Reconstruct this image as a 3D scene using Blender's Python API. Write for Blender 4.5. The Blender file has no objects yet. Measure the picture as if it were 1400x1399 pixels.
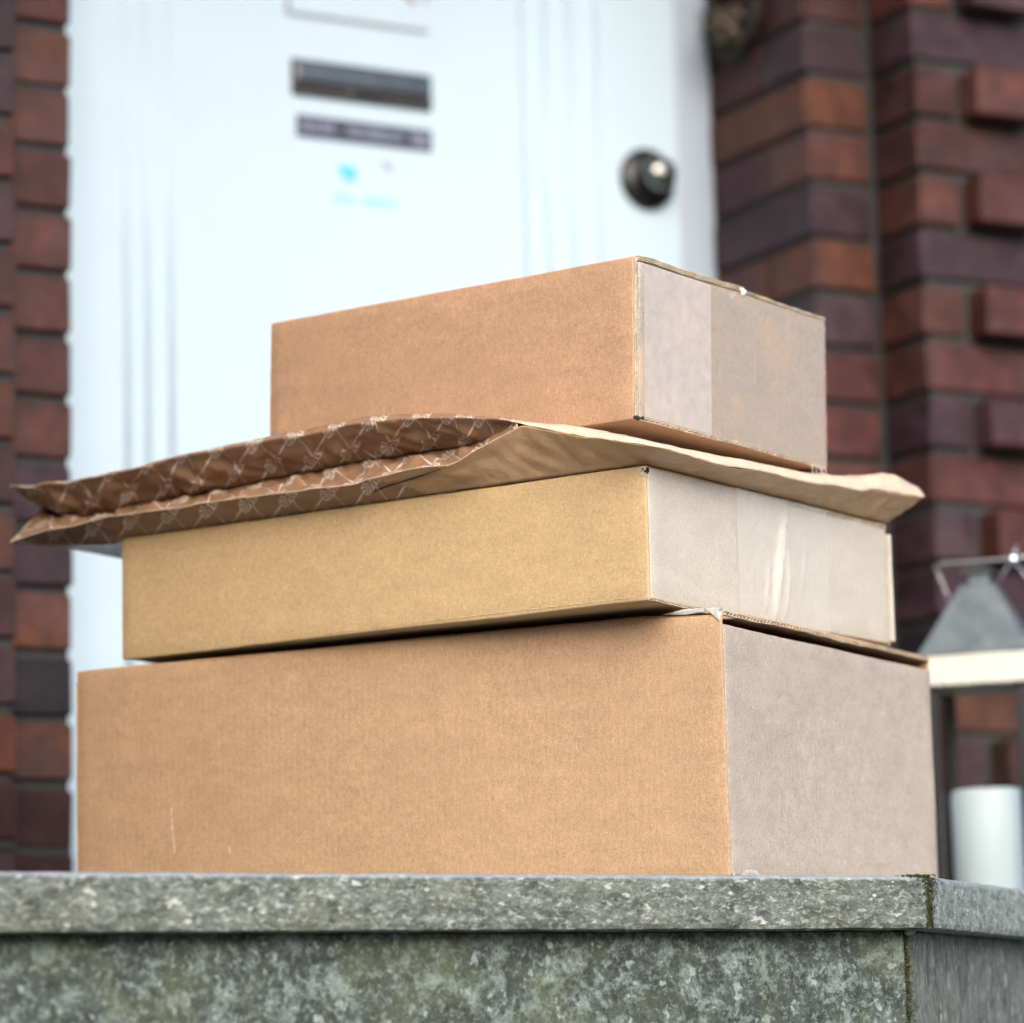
import bpy, bmesh, math, random
from math import radians, sin, cos, pi
from mathutils import Vector, Matrix, noise

random.seed(7)
S = bpy.context.scene

# ------------------------------------------------------------------ camera
camd = bpy.data.cameras.new('camera')
cam = bpy.data.objects.new('camera', camd)
S.collection.objects.link(cam)
PITCH, ROLL = radians(9.356), radians(-1.461)
fwd = Vector((0, cos(PITCH), sin(PITCH)))
r0 = Vector((1, 0, 0)); u0 = r0.cross(fwd)
rt = r0*cos(ROLL) + u0*sin(ROLL)
up = -r0*sin(ROLL) + u0*cos(ROLL)
cam.matrix_world = Matrix(((rt.x, up.x, -fwd.x, 0), (rt.y, up.y, -fwd.y, 0), (rt.z, up.z, -fwd.z, 1.0), (0, 0, 0, 1)))
camd.sensor_width = 36.0
camd.lens = 36.0*4561/1400
camd.clip_start = 0.05
camd.clip_end = 500
camd.dof.use_dof = True
camd.dof.focus_distance = 3.13
camd.dof.aperture_fstop = 3.3
camd.dof.aperture_blades = 9
S.camera = cam

# ------------------------------------------------------------------ light
SUN_EL = radians(27)
SUN_AZ = math.atan2(0.12, -1.0)          # clockwise from +Y
W = bpy.data.worlds.new('World'); S.world = W; W.use_nodes = True
nt = W.node_tree; nt.nodes.clear()
wo = nt.nodes.new('ShaderNodeOutputWorld'); bg = nt.nodes.new('ShaderNodeBackground')
sky = nt.nodes.new('ShaderNodeTexSky'); sky.sky_type = 'NISHITA'
sky.sun_disc = False; sky.sun_elevation = SUN_EL; sky.sun_rotation = SUN_AZ
sky.air_density = 1.0; sky.dust_density = 2.5; sky.ozone_density = 1.0
bg.inputs['Strength'].default_value = 0.12
nt.links.new(sky.outputs[0], bg.inputs[0]); nt.links.new(bg.outputs[0], wo.inputs[0])
sund = bpy.data.lights.new('sun', 'SUN'); sun = bpy.data.objects.new('sun', sund)
S.collection.objects.link(sun)
sund.energy = 1.5; sund.angle = radians(70); sund.color = (1.0, 0.95, 0.88)
sd = Vector((sin(SUN_AZ)*cos(SUN_EL), cos(SUN_AZ)*cos(SUN_EL), sin(SUN_EL)))
sun.rotation_euler = sd.to_track_quat('Z', 'Y').to_euler()
S.view_settings.view_transform = 'Standard'
S.view_settings.look = 'None'
S.view_settings.gamma = 1.0
S.view_settings.exposure = 1.56
S.cycles.max_bounces = 8
S.cycles.transparent_max_bounces = 12

# ------------------------------------------------------------------ node helpers
class G:
    """small wrapper round a material's node tree"""
    def __init__(self, name):
        self.m = bpy.data.materials.new(name); self.m.use_nodes = True
        self.t = self.m.node_tree; self.n = self.t.nodes; self.l = self.t.links
        self.b = self.n['Principled BSDF']
    def put(self, sock, v):
        if hasattr(v, 'links') or isinstance(v, bpy.types.NodeSocket): self.l.new(v, sock)
        elif isinstance(v, (tuple, list)) and sock.type == 'RGBA' and len(v) == 3: sock.default_value = (*v, 1)
        else: sock.default_value = v
    def math(self, op, a, b=0.0, c=0.0, clamp=False):
        n = self.n.new('ShaderNodeMath'); n.operation = op; n.use_clamp = clamp
        self.put(n.inputs[0], a); self.put(n.inputs[1], b); self.put(n.inputs[2], c)
        return n.outputs[0]
    def coord(self, kind='Object', scale=(1, 1, 1), rot=(0, 0, 0), loc=(0, 0, 0)):
        t = self.n.new('ShaderNodeTexCoord'); m = self.n.new('ShaderNodeMapping')
        self.l.new(t.outputs[kind], m.inputs[0])
        m.inputs['Scale'].default_value = scale; m.inputs['Rotation'].default_value = rot; m.inputs['Location'].default_value = loc
        return m.outputs[0]
    def noise(self, vec, scale, detail=3, rough=0.5, dist=0.0):
        n = self.n.new('ShaderNodeTexNoise'); self.l.new(vec, n.inputs['Vector'])
        n.inputs['Scale'].default_value = scale; n.inputs['Detail'].default_value = detail
        n.inputs['Roughness'].default_value = rough; n.inputs['Distortion'].default_value = dist
        return n.outputs['Fac']
    def voro(self, vec, scale, feature='F1', rnd=1.0):
        n = self.n.new('ShaderNodeTexVoronoi'); n.feature = feature; self.l.new(vec, n.inputs['Vector'])
        n.inputs['Scale'].default_value = scale; n.inputs['Randomness'].default_value = rnd
        return n.outputs['Distance']
    def ramp(self, fac, stops, interp='LINEAR'):
        n = self.n.new('ShaderNodeValToRGB'); self.put(n.inputs[0], fac); e = n.color_ramp.elements
        n.color_ramp.interpolation = interp
        while len(e) < len(stops): e.new(0.5)
        for k, (p, c) in enumerate(stops):
            e[k].position = p; e[k].color = (*c, 1) if isinstance(c, (tuple, list)) else (c, c, c, 1)
        return n.outputs[0]
    def mix(self, fac, a, b, mode='MIX'):
        n = self.n.new('ShaderNodeMix'); n.data_type = 'RGBA'; n.blend_type = mode
        self.put(n.inputs[0], fac); self.put(n.inputs[6], a); self.put(n.inputs[7], b)
        return n.outputs[2]
    def remap(self, v, a, b, c=0.0, d=1.0):
        n = self.n.new('ShaderNodeMapRange'); self.put(n.inputs[0], v)
        for k, x in zip((1, 2, 3, 4), (a, b, c, d)): n.inputs[k].default_value = x
        return n.outputs[0]
    def bump(self, h, dist, strength=1.0, prev=None):
        n = self.n.new('ShaderNodeBump'); self.put(n.inputs['Height'], h)
        n.inputs['Distance'].default_value = dist; n.inputs['Strength'].default_value = strength
        if prev: self.l.new(prev, n.inputs['Normal'])
        return n.outputs[0]
    def out(self, color=None, rough=None, normal=None, metal=None, spec=None, **k):
        if color is not None: self.put(self.b.inputs['Base Color'], color)
        if rough is not None: self.put(self.b.inputs['Roughness'], rough)
        if normal is not None: self.put(self.b.inputs['Normal'], normal)
        if metal is not None: self.put(self.b.inputs['Metallic'], metal)
        if spec is not None: self.put(self.b.inputs['Specular IOR Level'], spec)
        for kk, v in k.items(): self.put(self.b.inputs[kk.replace('_', ' ')], v)
        return self.m

def plain(name, c, rough=0.6, metal=0.0, var=0.12, scale=30, **k):
    g = G(name); v = g.coord()
    n = g.noise(v, scale, 4, 0.6)
    col = g.mix(1.0, c, g.ramp(n, [(0.3, 1-var), (0.7, 1+0.0)]), 'MULTIPLY')
    return g.out(col, rough, g.bump(n, 0.0008, 0.4), metal, **k)

def kraft(name, c, rough=0.62, blot=0.14, fibre=0.16, fold='z', spec=0.35, seed=0.0, tint=None, flute=0.07):
    """corrugated kraft board: fibres, blotches, faint flute lines showing through the liner"""
    g = G(name)
    v = g.coord(loc=(seed, seed*1.7, seed*0.6))
    vs = g.coord(scale=(1, 1, 0.22), loc=(seed, 0, 0))
    vh = g.coord(scale=(0.35, 0.35, 1), loc=(0, seed, 0))
    blotn = g.noise(v, 22, 4, 0.62)
    mid = g.noise(v, 100, 4, 0.6)
    fine = g.noise(v, 480, 4, 0.75)
    st = g.noise(vs, 520, 3, 0.65)
    sh = g.noise(vh, 60, 4, 0.6)
    spk = g.noise(v, 520, 1, 0.4)
    c = Vector(c)
    col = g.mix(g.remap(blotn, 0.3, 0.7), tuple(c*(1-blot)), tuple(c*(1+blot*0.7)))
    col = g.mix(1.0, col, g.ramp(mid, [(0.3, 1-fibre*0.35), (0.72, 1.0)]), 'MULTIPLY')
    col = g.mix(1.0, col, g.ramp(fine, [(0.34, 1-fibre*1.2), (0.66, 1.06)]), 'MULTIPLY')
    col = g.mix(1.0, col, g.ramp(st, [(0.32, 1-fibre*0.6), (0.6, 1.0)]), 'MULTIPLY')
    col = g.mix(1.0, col, g.ramp(sh, [(0.3, 1-fibre*0.42), (0.65, 1.0)]), 'MULTIPLY')
    col = g.mix(g.remap(spk, 0.78, 0.82), col, tuple(c*0.35))
    col = g.mix(g.remap(g.noise(v, 610, 1, 0.4), 0.74, 0.84), col, tuple(Vector((min(1, x*1.5+0.08) for x in c))))
    geo = g.n.new('ShaderNodeNewGeometry')
    wear = g.math('MULTIPLY', g.remap(geo.outputs['Pointiness'], 0.53, 0.60), g.remap(g.noise(v, 45, 4, 0.7), 0.35, 0.6, 0.15, 0.75))
    col = g.mix(wear, col, tuple(min(0.85, x*1.25+0.10) for x in c))
    if tint:
        col = g.mix(g.remap(g.noise(v, 14, 4, 0.65), 0.5, 0.62, 0, 0.7), col, tint)
    w = g.n.new('ShaderNodeTexWave'); w.wave_type = 'BANDS'; w.bands_direction = 'X'
    xyz = g.n.new('ShaderNodeSeparateXYZ'); g.l.new(g.coord(), xyz.inputs[0])
    cmb = g.n.new('ShaderNodeCombineXYZ'); g.l.new(g.math('ADD', xyz.outputs[0], xyz.outputs[1]), cmb.inputs[0])
    g.l.new(cmb.outputs[0], w.inputs['Vector']); w.inputs['Scale'].default_value = 1/0.0078/ (2*pi) * 2
    w.inputs['Distortion'].default_value = 0.0
    h = g.math('ADD', g.math('MULTIPLY', w.outputs['Fac'], flute), g.math('ADD', g.math('MULTIPLY', blotn, 2.4), g.math('MULTIPLY', fine, 0.35)))
    h = g.math('ADD', h, g.math('MULTIPLY', sh, 0.5))
    return g.out(col, g.remap(mid, 0.3, 0.7, rough-0.06, rough+0.08), g.bump(h, 0.0007, 0.55), spec=spec)

M = {}
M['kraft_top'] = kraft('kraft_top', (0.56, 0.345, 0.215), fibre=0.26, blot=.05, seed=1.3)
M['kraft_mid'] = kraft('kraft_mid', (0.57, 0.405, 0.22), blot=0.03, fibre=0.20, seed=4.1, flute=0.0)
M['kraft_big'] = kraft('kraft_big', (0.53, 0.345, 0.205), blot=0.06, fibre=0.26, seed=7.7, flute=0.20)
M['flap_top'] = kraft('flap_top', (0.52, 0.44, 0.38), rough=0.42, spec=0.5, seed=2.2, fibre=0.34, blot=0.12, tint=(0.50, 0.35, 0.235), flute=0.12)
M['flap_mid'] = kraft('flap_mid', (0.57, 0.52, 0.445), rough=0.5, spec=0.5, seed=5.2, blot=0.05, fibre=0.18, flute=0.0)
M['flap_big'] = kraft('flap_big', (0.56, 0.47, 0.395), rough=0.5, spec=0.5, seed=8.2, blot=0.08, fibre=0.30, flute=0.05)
M['raw_edge'] = kraft('raw_edge', (0.66, 0.52, 0.38), fibre=0.5, seed=3)
M['inner_card'] = kraft('inner_card', (0.30, 0.09, 0.035), fibre=0.3, seed=6)
M['worn_paper'] = kraft('worn_paper', (0.78, 0.70, 0.62), fibre=0.3, seed=9)

def film(name, alpha, col, rough=0.22):
    g = G(name); v = g.coord()
    n = g.noise(v, 70, 4, 0.6); f = g.noise(g.coord(scale=(1, 1, 0.12)), 300, 3, 0.6)
    return g.out(col, g.remap(n, 0.3, 0.7, rough, rough+0.15), g.bump(g.math('ADD', n, g.math('MULTIPLY', f, 0.2)), 0.0010, 0.35), spec=0.7,
                 Alpha=g.remap(n, 0.25, 0.75, alpha*0.8, min(1, alpha*1.2)))
M['tape'] = film('tape', 0.6, (0.56, 0.50, 0.47), 0.3)
M['tape_wide'] = film('tape_wide', 0.45, (0.44, 0.35, 0.28), 0.18)
M['tape_pale'] = film('tape_pale', 0.30, (0.74, 0.71, 0.66), 0.14)

def paper(name, c, pattern=False, c2=None):
    g = G(name); v = g.coord()
    n = g.noise(v, 40, 5, 0.6); cr = g.noise(v, 16, 3, 0.5, 1.0)
    fine = g.noise(v, 700, 2, 0.6)
    c = Vector(c)
    col = g.mix(g.remap(n, 0.3, 0.7), tuple(c*0.85), tuple(c*1.1))
    col = g.mix(1.0, col, g.ramp(fine, [(0.3, 0.9), (0.7, 1.0)]), 'MULTIPLY')
    h = g.math('ADD', g.math('MULTIPLY', n, 0.5), g.math('ABSOLUTE', g.math('SUBTRACT', cr, 0.5)))
    if pattern:
        uvn = g.n.new('ShaderNodeTexCoord'); sx = g.n.new('ShaderNodeSeparateXYZ'); g.l.new(uvn.outputs['UV'], sx.inputs[0])
        U0, V0 = sx.outputs[0], g.math('MULTIPLY', sx.outputs[1], 0.48)
        P_, Q_ = 0.052, 0.050
        vv = g.math('DIVIDE', V0, Q_)
        uu = g.math('ADD', g.math('DIVIDE', U0, P_), g.math('MULTIPLY', g.math('SINE', g.math('MULTIPLY', vv, 4*pi)), 0.045))
        vv2 = g.math('ADD', vv, g.math('MULTIPLY', g.math('SINE', g.math('MULTIPLY', g.math('DIVIDE', U0, P_), 4*pi)), 0.045))
        e1 = g.math('SUBTRACT', g.math('FRACT', g.math('ADD', uu, vv2)), 0.5)
        e2 = g.math('SUBTRACT', g.math('FRACT', g.math('SUBTRACT', uu, vv2)), 0.5)
        ln = g.math('MINIMUM', g.math('ABSOLUTE', e1), g.math('ABSOLUTE', e2))
        line = g.remap(ln, 0.009, 0.022, 1, 0)
        # fans sit on every crossing
        dx = g.math('MULTIPLY', g.math('ADD', e1, e2), P_/2); dy = g.math('MULTIPLY', g.math('SUBTRACT', e1, e2), Q_/2)
        r = g.math('SQRT', g.math('ADD', g.math('MULTIPLY', dx, dx), g.math('MULTIPLY', dy, dy)))
        th = g.math('ARCTAN2', dy, dx)
        spoke = g.remap(g.math('SINE', g.math('MULTIPLY', th, 14)), 0.0, 0.45, 0, 1)
        inr = g.math('MULTIPLY', g.math('LESS_THAN', r, 0.0102), g.math('GREATER_THAN', r, 0.0024))
        halfp = g.math('GREATER_THAN', dy, g.math('MULTIPLY', r, -0.25))
        ring = g.remap(g.math('ABSOLUTE', g.math('SUBTRACT', r, 0.0104)), 0.0003, 0.0009, 1, 0)
        fan = g.math('MULTIPLY', g.math('MAXIMUM', g.math('MULTIPLY', spoke, inr), ring), halfp)
        line = g.math('MULTIPLY', line, g.math('SUBTRACT', 1.0, g.math('MULTIPLY', g.math('LESS_THAN', r, 0.0100), halfp)))
        pat = g.math('MAXIMUM', line, fan)
        pat = g.math('MULTIPLY', pat, g.remap(n, 0.25, 0.6, 0.45, 0.95))
        col = g.mix(pat, col, (0.74, 0.68, 0.62))
    return g.out(col, 0.36, g.bump(h, 0.005, 0.7), spec=0.5)
M['bag_pattern'] = paper('bag_pattern', (0.30, 0.175, 0.105), True)
M['bag_plain'] = paper('bag_plain', (0.50, 0.33, 0.19))
M['bag_pale'] = paper('bag_pale', (0.66, 0.51, 0.38))

# brick: every brick object takes its own fired colour
g = G('brick'); oi = g.n.new('ShaderNodeObjectInfo'); v = g.coord()
cc = g.ramp(oi.outputs['Random'], [(0.0, (0.115, 0.038, 0.034)), (0.2, (0.17, 0.055, 0.042)), (0.36, (0.095, 0.048, 0.058)), (0.5, (0.20, 0.072, 0.048)),
    (0.62, (0.125, 0.05, 0.06)), (0.74, (0.29, 0.095, 0.045)), (0.83, (0.045, 0.034, 0.04)), (0.92, (0.22, 0.075, 0.035)), (1.0, (0.14, 0.052, 0.04))], 'CONSTANT')
off = g.n.new('ShaderNodeVectorMath'); off.operation = 'ADD'; g.l.new(v, off.inputs[0])
sc = g.n.new('ShaderNodeVectorMath'); sc.operation = 'SCALE'; sc.inputs[0].default_value = (13, 7, 29); g.l.new(oi.outputs['Random'], sc.inputs['Scale']); g.l.new(sc.outputs[0], off.inputs[1])
bn = g.noise(off.outputs[0], 24, 5, 0.6, 0.4); bf = g.noise(off.outputs[0], 220, 4, 0.6)
cc = g.mix(1.0, cc, g.ramp(bn, [(0.25, 0.40), (0.52, 1.0), (0.75, 1.7)]), 'MULTIPLY')
cc = g.mix(1.0, cc, (0.34, 0.345, 0.40), 'MULTIPLY')
cc = g.mix(g.remap(g.noise(off.outputs[0], 9, 3, 0.6), 0.52, 0.75, 0, 0.45), cc, (0.085, 0.055, 0.065))
M['brick'] = g.out(cc, g.remap(bn, 0.3, 0.7, 0.5, 0.66), g.bump(g.math('ADD', bn, g.math('MULTIPLY', bf, 0.5)), 0.003, 0.6), spec=0.26)
g = G('brick_field'); v = g.coord()
vo = g.n.new('ShaderNodeTexVoronoi'); g.l.new(g.coord(scale=(4, 4, 12)), vo.inputs['Vector']); vo.inputs['Scale'].default_value = 1
cc = g.ramp(vo.outputs['Color'], [(0.0, (0.11, 0.04, 0.038)), (0.4, (0.16, 0.055, 0.042)), (0.6, (0.10, 0.05, 0.058)), (1.0, (0.22, 0.075, 0.04))])
cc = g.mix(1.0, cc, (0.50, 0.50, 0.58), 'MULTIPLY')
M['brick_field'] = g.out(cc, 0.55, spec=0.5)
M['mortar'] = plain('mortar', (0.034, 0.037, 0.038), 0.8, var=0.4, scale=90)
M['mortar_pale'] = plain('mortar_pale', (0.26, 0.29, 0.30), 0.8, var=0.4, scale=90)

def lacquer(name, c, rough=0.3):
    g = G(name); v = g.coord()
    n = g.noise(v, 12, 4, 0.6); st = g.noise(g.coord(scale=(1, 1, 0.05)), 90, 3, 0.5)
    col = g.mix(g.remap(n, 0.35, 0.75, 0, 0.5), c, tuple(Vector(c)*0.94))
    return g.out(col, g.remap(n, 0.3, 0.7, rough, rough+0.12), g.bump(st, 0.0006, 0.35), spec=0.5)
M['door_paint'] = lacquer('door_paint', (0.48, 0.605, 0.705))
M['frame_paint'] = lacquer('frame_paint', (0.38, 0.45, 0.55))
M['grey_line'] = plain('grey_line', (0.28, 0.30, 0.33), 0.4)
M['slot_metal'] = plain('slot_metal', (0.10, 0.105, 0.11), 0.25, 0.85, var=0.3)
M['slot_dark'] = plain('slot_dark', (0.02, 0.018, 0.016), 0.6)
M['plate_dark'] = plain('plate_dark', (0.03, 0.038, 0.06), 0.4)
M['plate_ink'] = plain('plate_ink', (0.24, 0.26, 0.38), 0.5)
M['cyan_film'] = plain('cyan_film', (0.10, 0.55, 0.80), 0.4)
M['cyan_pale'] = plain('cyan_pale', (0.22, 0.62, 0.80), 0.4)
M['lilac_mark'] = plain('lilac_mark', (0.30, 0.30, 0.45), 0.5)
M['red_mark'] = plain('red_mark', (0.25, 0.16, 0.15), 0.5)
M['rosette'] = plain('rosette', (0.012, 0.012, 0.012), 0.35, 0.3)
M['knob_metal'] = plain('knob_metal', (0.30, 0.30, 0.29), 0.24, 1.0, var=0.3)

def granite(name, base, light, dark, s, stretch=(1, 1, 1), lichen=0.5, light_amt=0.60, blob=0.0, edge_z=0.0):
    """schist-like stone: soft cloudy ground, pale flattened grains, dark mica, olive lichen"""
    g = G(name); v = g.coord(scale=stretch); vr = g.coord()
    big = g.noise(v, 8*s, 4, 0.6); md = g.noise(v, 34*s, 6, 0.7, 0.25); fn = g.noise(v, 210*s, 4, 0.7)
    n2 = g.noise(v, 95*s, 5, 0.68, 0.2); n3 = g.noise(v, 55*s, 2, 0.5, 0.1)
    col = g.mix(g.remap(md, 0.36, 0.64), dark, base)
    col = g.mix(g.remap(n2, light_amt-0.10, light_amt+0.12, 0, 0.8), col, light)
    col = g.mix(g.remap(n3, 0.64, 0.70, 0, 0.75), col, tuple(Vector(light)*1.15))
    if blob: col = g.mix(g.math('MULTIPLY', g.remap(g.noise(vr, 26*s, 5, 0.72, 0.3), 0.50, 0.62), blob), col, tuple(Vector(light)*1.1))
    col = g.mix(1.0, col, g.ramp(fn, [(0.3, 0.5), (0.5, 0.95), (0.72, 1.4)]), 'MULTIPLY')
    col = g.mix(g.remap(g.noise(v, 120*s, 2, 0.5), 0.64, 0.70, 0, 0.7), col, tuple(Vector(dark)*0.5))
    col = g.mix(g.math('MULTIPLY', g.remap(big, 0.48, 0.66), lichen), col, (0.12, 0.135, 0.06))
    if edge_z:      # pale bluish arris: skylight on the chamfer painted in, with some wear
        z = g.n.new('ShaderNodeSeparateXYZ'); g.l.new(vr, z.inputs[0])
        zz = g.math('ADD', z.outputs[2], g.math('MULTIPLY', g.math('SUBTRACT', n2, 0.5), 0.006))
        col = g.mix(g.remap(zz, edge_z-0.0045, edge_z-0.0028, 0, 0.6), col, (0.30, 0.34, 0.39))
    return g.out(col, 0.72, g.bump(g.math('ADD', md, g.math('MULTIPLY', fn, 0.6)), 0.003, 0.6), spec=0.35)
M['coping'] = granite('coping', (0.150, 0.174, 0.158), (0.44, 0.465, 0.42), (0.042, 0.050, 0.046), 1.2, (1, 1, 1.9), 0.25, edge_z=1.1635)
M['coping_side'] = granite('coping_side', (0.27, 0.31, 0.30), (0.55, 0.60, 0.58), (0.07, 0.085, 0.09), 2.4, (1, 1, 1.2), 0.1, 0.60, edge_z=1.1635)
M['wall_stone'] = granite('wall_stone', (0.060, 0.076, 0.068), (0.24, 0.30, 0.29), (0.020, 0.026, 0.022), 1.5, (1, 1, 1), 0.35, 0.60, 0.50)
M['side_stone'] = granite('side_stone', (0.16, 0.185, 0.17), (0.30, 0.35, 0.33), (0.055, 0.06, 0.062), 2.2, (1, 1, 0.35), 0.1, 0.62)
M['paving'] = granite('paving', (0.11, 0.11, 0.10), (0.17, 0.17, 0.16), (0.06, 0.06, 0.06), 1.0)
M['render_wall'] = plain('render_wall', (0.20, 0.19, 0.17), 0.8, scale=2)
M['soil'] = plain('soil', (0.17, 0.165, 0.15), 0.9, var=0.5, scale=4)
g = G('moss'); v = g.coord(); n = g.noise(v, 200, 4, 0.6)
M['moss'] = g.out(g.ramp(n, [(0.3, (0.05, 0.06, 0.02)), (0.55, (0.13, 0.145, 0.06)), (0.8, (0.22, 0.23, 0.12))]), 0.9)
g = G('galvanised'); v = g.coord(); n = g.noise(v, 30, 5, 0.6); n2 = g.voro(v, 55)
M['galvanised'] = g.out(g.mix(g.remap(n, 0.3, 0.7), (0.10, 0.118, 0.13), (0.17, 0.195, 0.215)), g.remap(n2, 0, 0.6, 0.38, 0.6), g.bump(n, 0.002, 0.4), 0.55)
g = G('worn_white_wood'); v = g.coord(scale=(1, 1, 3)); n = g.noise(v, 28, 5, 0.65, 0.4); n2 = g.noise(v, 120, 3, 0.6)
M['worn_white'] = g.out(g.mix(g.remap(n, 0.60, 0.70), (0.60, 0.585, 0.52), g.mix(g.remap(n2, .4, .6), (0.42, 0.40, 0.33), (0.6, 0.6, 0.55))), 0.55, g.bump(n, 0.002, 0.5))
M['dark_metal'] = plain('dark_metal', (0.028, 0.028, 0.030), 0.45, 0.4)
M['wire'] = plain('wire', (0.30, 0.29, 0.30), 0.35, 0.8)
M['ball_metal'] = plain('ball_metal', (0.65, 0.72, 0.80), 0.15, 1.0)
g = G('wax'); M['wax'] = g.out((0.76, 0.89, 0.97), 0.45)
M['wick'] = plain('wick', (0.02, 0.018, 0.015), 0.9)
g = G('glass')
gl = g.n.new('ShaderNodeBsdfGlossy'); gl.inputs['Roughness'].default_value = 0.03
tr = g.n.new('ShaderNodeBsdfTransparent'); tr.inputs[0].default_value = (0.98, 0.99, 0.99, 1)
fr = g.n.new('ShaderNodeFresnel'); fr.inputs[0].default_value = 1.45
mx = g.n.new('ShaderNodeMixShader'); g.l.new(fr.outputs[0], mx.inputs[0]); g.l.new(tr.outputs[0], mx.inputs[1]); g.l.new(gl.outputs[0], mx.inputs[2])
g.l.new(mx.outputs[0], g.n['Material Output'].inputs[0]); M['glass'] = g.m
M['twig'] = plain('twig', (0.022, 0.020, 0.016), 0.8, var=0.5, scale=60)
M['dry_flower'] = plain('dry_flower', (0.11, 0.085, 0.055), 0.8, var=0.5, scale=60)

# ------------------------------------------------------------------ object helpers
COL = S.collection
def thing(name, label, cat, loc=(0, 0, 0), rot=(0, 0, 0), group=None, kind=None):
    o = bpy.data.objects.new(name, None); COL.objects.link(o)
    o.location = loc; o.rotation_euler = rot; o['label'] = label; o['category'] = cat
    o.empty_display_size = 0.05
    if group: o['group'] = group
    if kind: o['kind'] = kind
    return o
def obj(name, bm, mats, parent=None, smooth=False, loc=None):
    me = bpy.data.meshes.new(name); bm.to_mesh(me); bm.free()
    for m in (mats if isinstance(mats, (list, tuple)) else [mats]): me.materials.append(M[m])
    if smooth:
        for p in me.polygons: p.use_smooth = True
    o = bpy.data.objects.new(name, me); COL.objects.link(o)
    if parent: o.parent = parent
    if loc: o.location = loc
    return o
def box(bm, x0, x1, y0, y1, z0, z1, bev=0.0, seg=1, mat=0):
    r = bmesh.ops.create_cube(bm, size=1.0)
    vs = r['verts']
    for v in vs:
        v.co = Vector((x0 if v.co.x < 0 else x1, y0 if v.co.y < 0 else y1, z0 if v.co.z < 0 else z1))
    fs = list({f for v in vs for f in v.link_faces})
    for f in fs: f.material_index = mat
    if bev > 0:
        es = list({e for v in vs for e in v.link_edges})
        bmesh.ops.bevel(bm, geom=es, offset=bev, segments=seg, affect='EDGES', profile=0.6)
def tube(bm, pts, rad, n=8):
    prev = None
    pts = [Vector(p) for p in pts]
    for i, p in enumerate(pts):
        d = (pts[min(i+1, len(pts)-1)] - pts[max(i-1, 0)]).normalized()
        a = d.orthogonal().normalized() if prev is None else (prev - d*prev.dot(d)).normalized()
        prev = a; b = d.cross(a)
        rr = rad if not isinstance(rad, (list, tuple)) else rad[i]
        ring = [bm.verts.new(p + (a*cos(2*pi*k/n) + b*sin(2*pi*k/n))*rr) for k in range(n)]
        if i:
            for k in range(n): bm.faces.new((last[k], last[(k+1) % n], ring[(k+1) % n], ring[k]))
        else: bm.faces.new(ring[::-1])
        last = ring
    bm.faces.new(last)
def lathe(bm, prof, axis='z', n=32, c=(0, 0, 0)):
    c = Vector(c); rings = []
    for r, h in prof:
        ring = []
        for k in range(n):
            a = 2*pi*k/n
            p = Vector((r*cos(a), r*sin(a), h)) if axis == 'z' else Vector((r*cos(a), -h, r*sin(a)))
            ring.append(bm.verts.new(c + p))
        rings.append(ring)
    for A, B_ in zip(rings, rings[1:]):
        for k in range(n): bm.faces.new((A[k], A[(k+1) % n], B_[(k+1) % n], B_[k]))
    bm.faces.new(rings[0][::-1]); bm.faces.new(rings[-1])
    bmesh.ops.recalc_face_normals(bm, faces=bm.faces)

def board(x0, x1, y0, y1, z0, z1, r=0.0012, step=0.014, amp=0.0006, seed=0, edge=0.0004, extra=None, freq=9.0):
    """a board panel: rounded cuboid with enough vertices to be gently uneven"""
    bm = bmesh.new()
    lo = (x0, y0, z0); hi = (x1, y1, z1)
    r = min(r, *( (h-l)/2*0.98 for l, h in zip(lo, hi)))
    def ticks(a, b):
        n = max(1, int((b-a-2*r)/step))
        t = [a, a+r*0.3, a+r] + [a+r+(b-a-2*r)*k/n for k in range(1, n)] + [b-r, b-r*0.3, b]
        return t
    T3 = [ticks(l, h) for l, h in zip(lo, hi)]
    cache = {}
    def V(p):
        k = tuple(round(c, 6) for c in p)
        if k in cache: return cache[k]
        q = Vector([min(max(c, l+r), h-r) for c, l, h in zip(p, lo, hi)])
        d = Vector(p)-q
        w = q + d.normalized()*r if d.length > 1e-9 else Vector(p)
        s = Vector((seed*3.1, seed*1.3, seed*2.7))
        n1 = noise.noise_vector(w*freq + s)*amp
        n2 = noise.noise_vector(w*70 + s)*edge
        w = w + n1 + n2
        if extra: w = extra(w, Vector(p))
        cache[k] = bm.verts.new(w); return cache[k]
    for ax in range(3):
        a, b = (ax+1) % 3, (ax+2) % 3
        for side in (0, 1):
            fx = (lo, hi)[side][ax]
            for i in range(len(T3[a])-1):
                for j in range(len(T3[b])-1):
                    q = []
                    for (ii, jj) in ((i, j), (i+1, j), (i+1, j+1), (i, j+1)):
                        p = [0, 0, 0]; p[ax] = fx; p[a] = T3[a][ii]; p[b] = T3[b][jj]; q.append(V(p))
                    if not side: q = q[::-1]
                    try: bm.faces.new(q)
                    except ValueError: pass
    return bm

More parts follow.
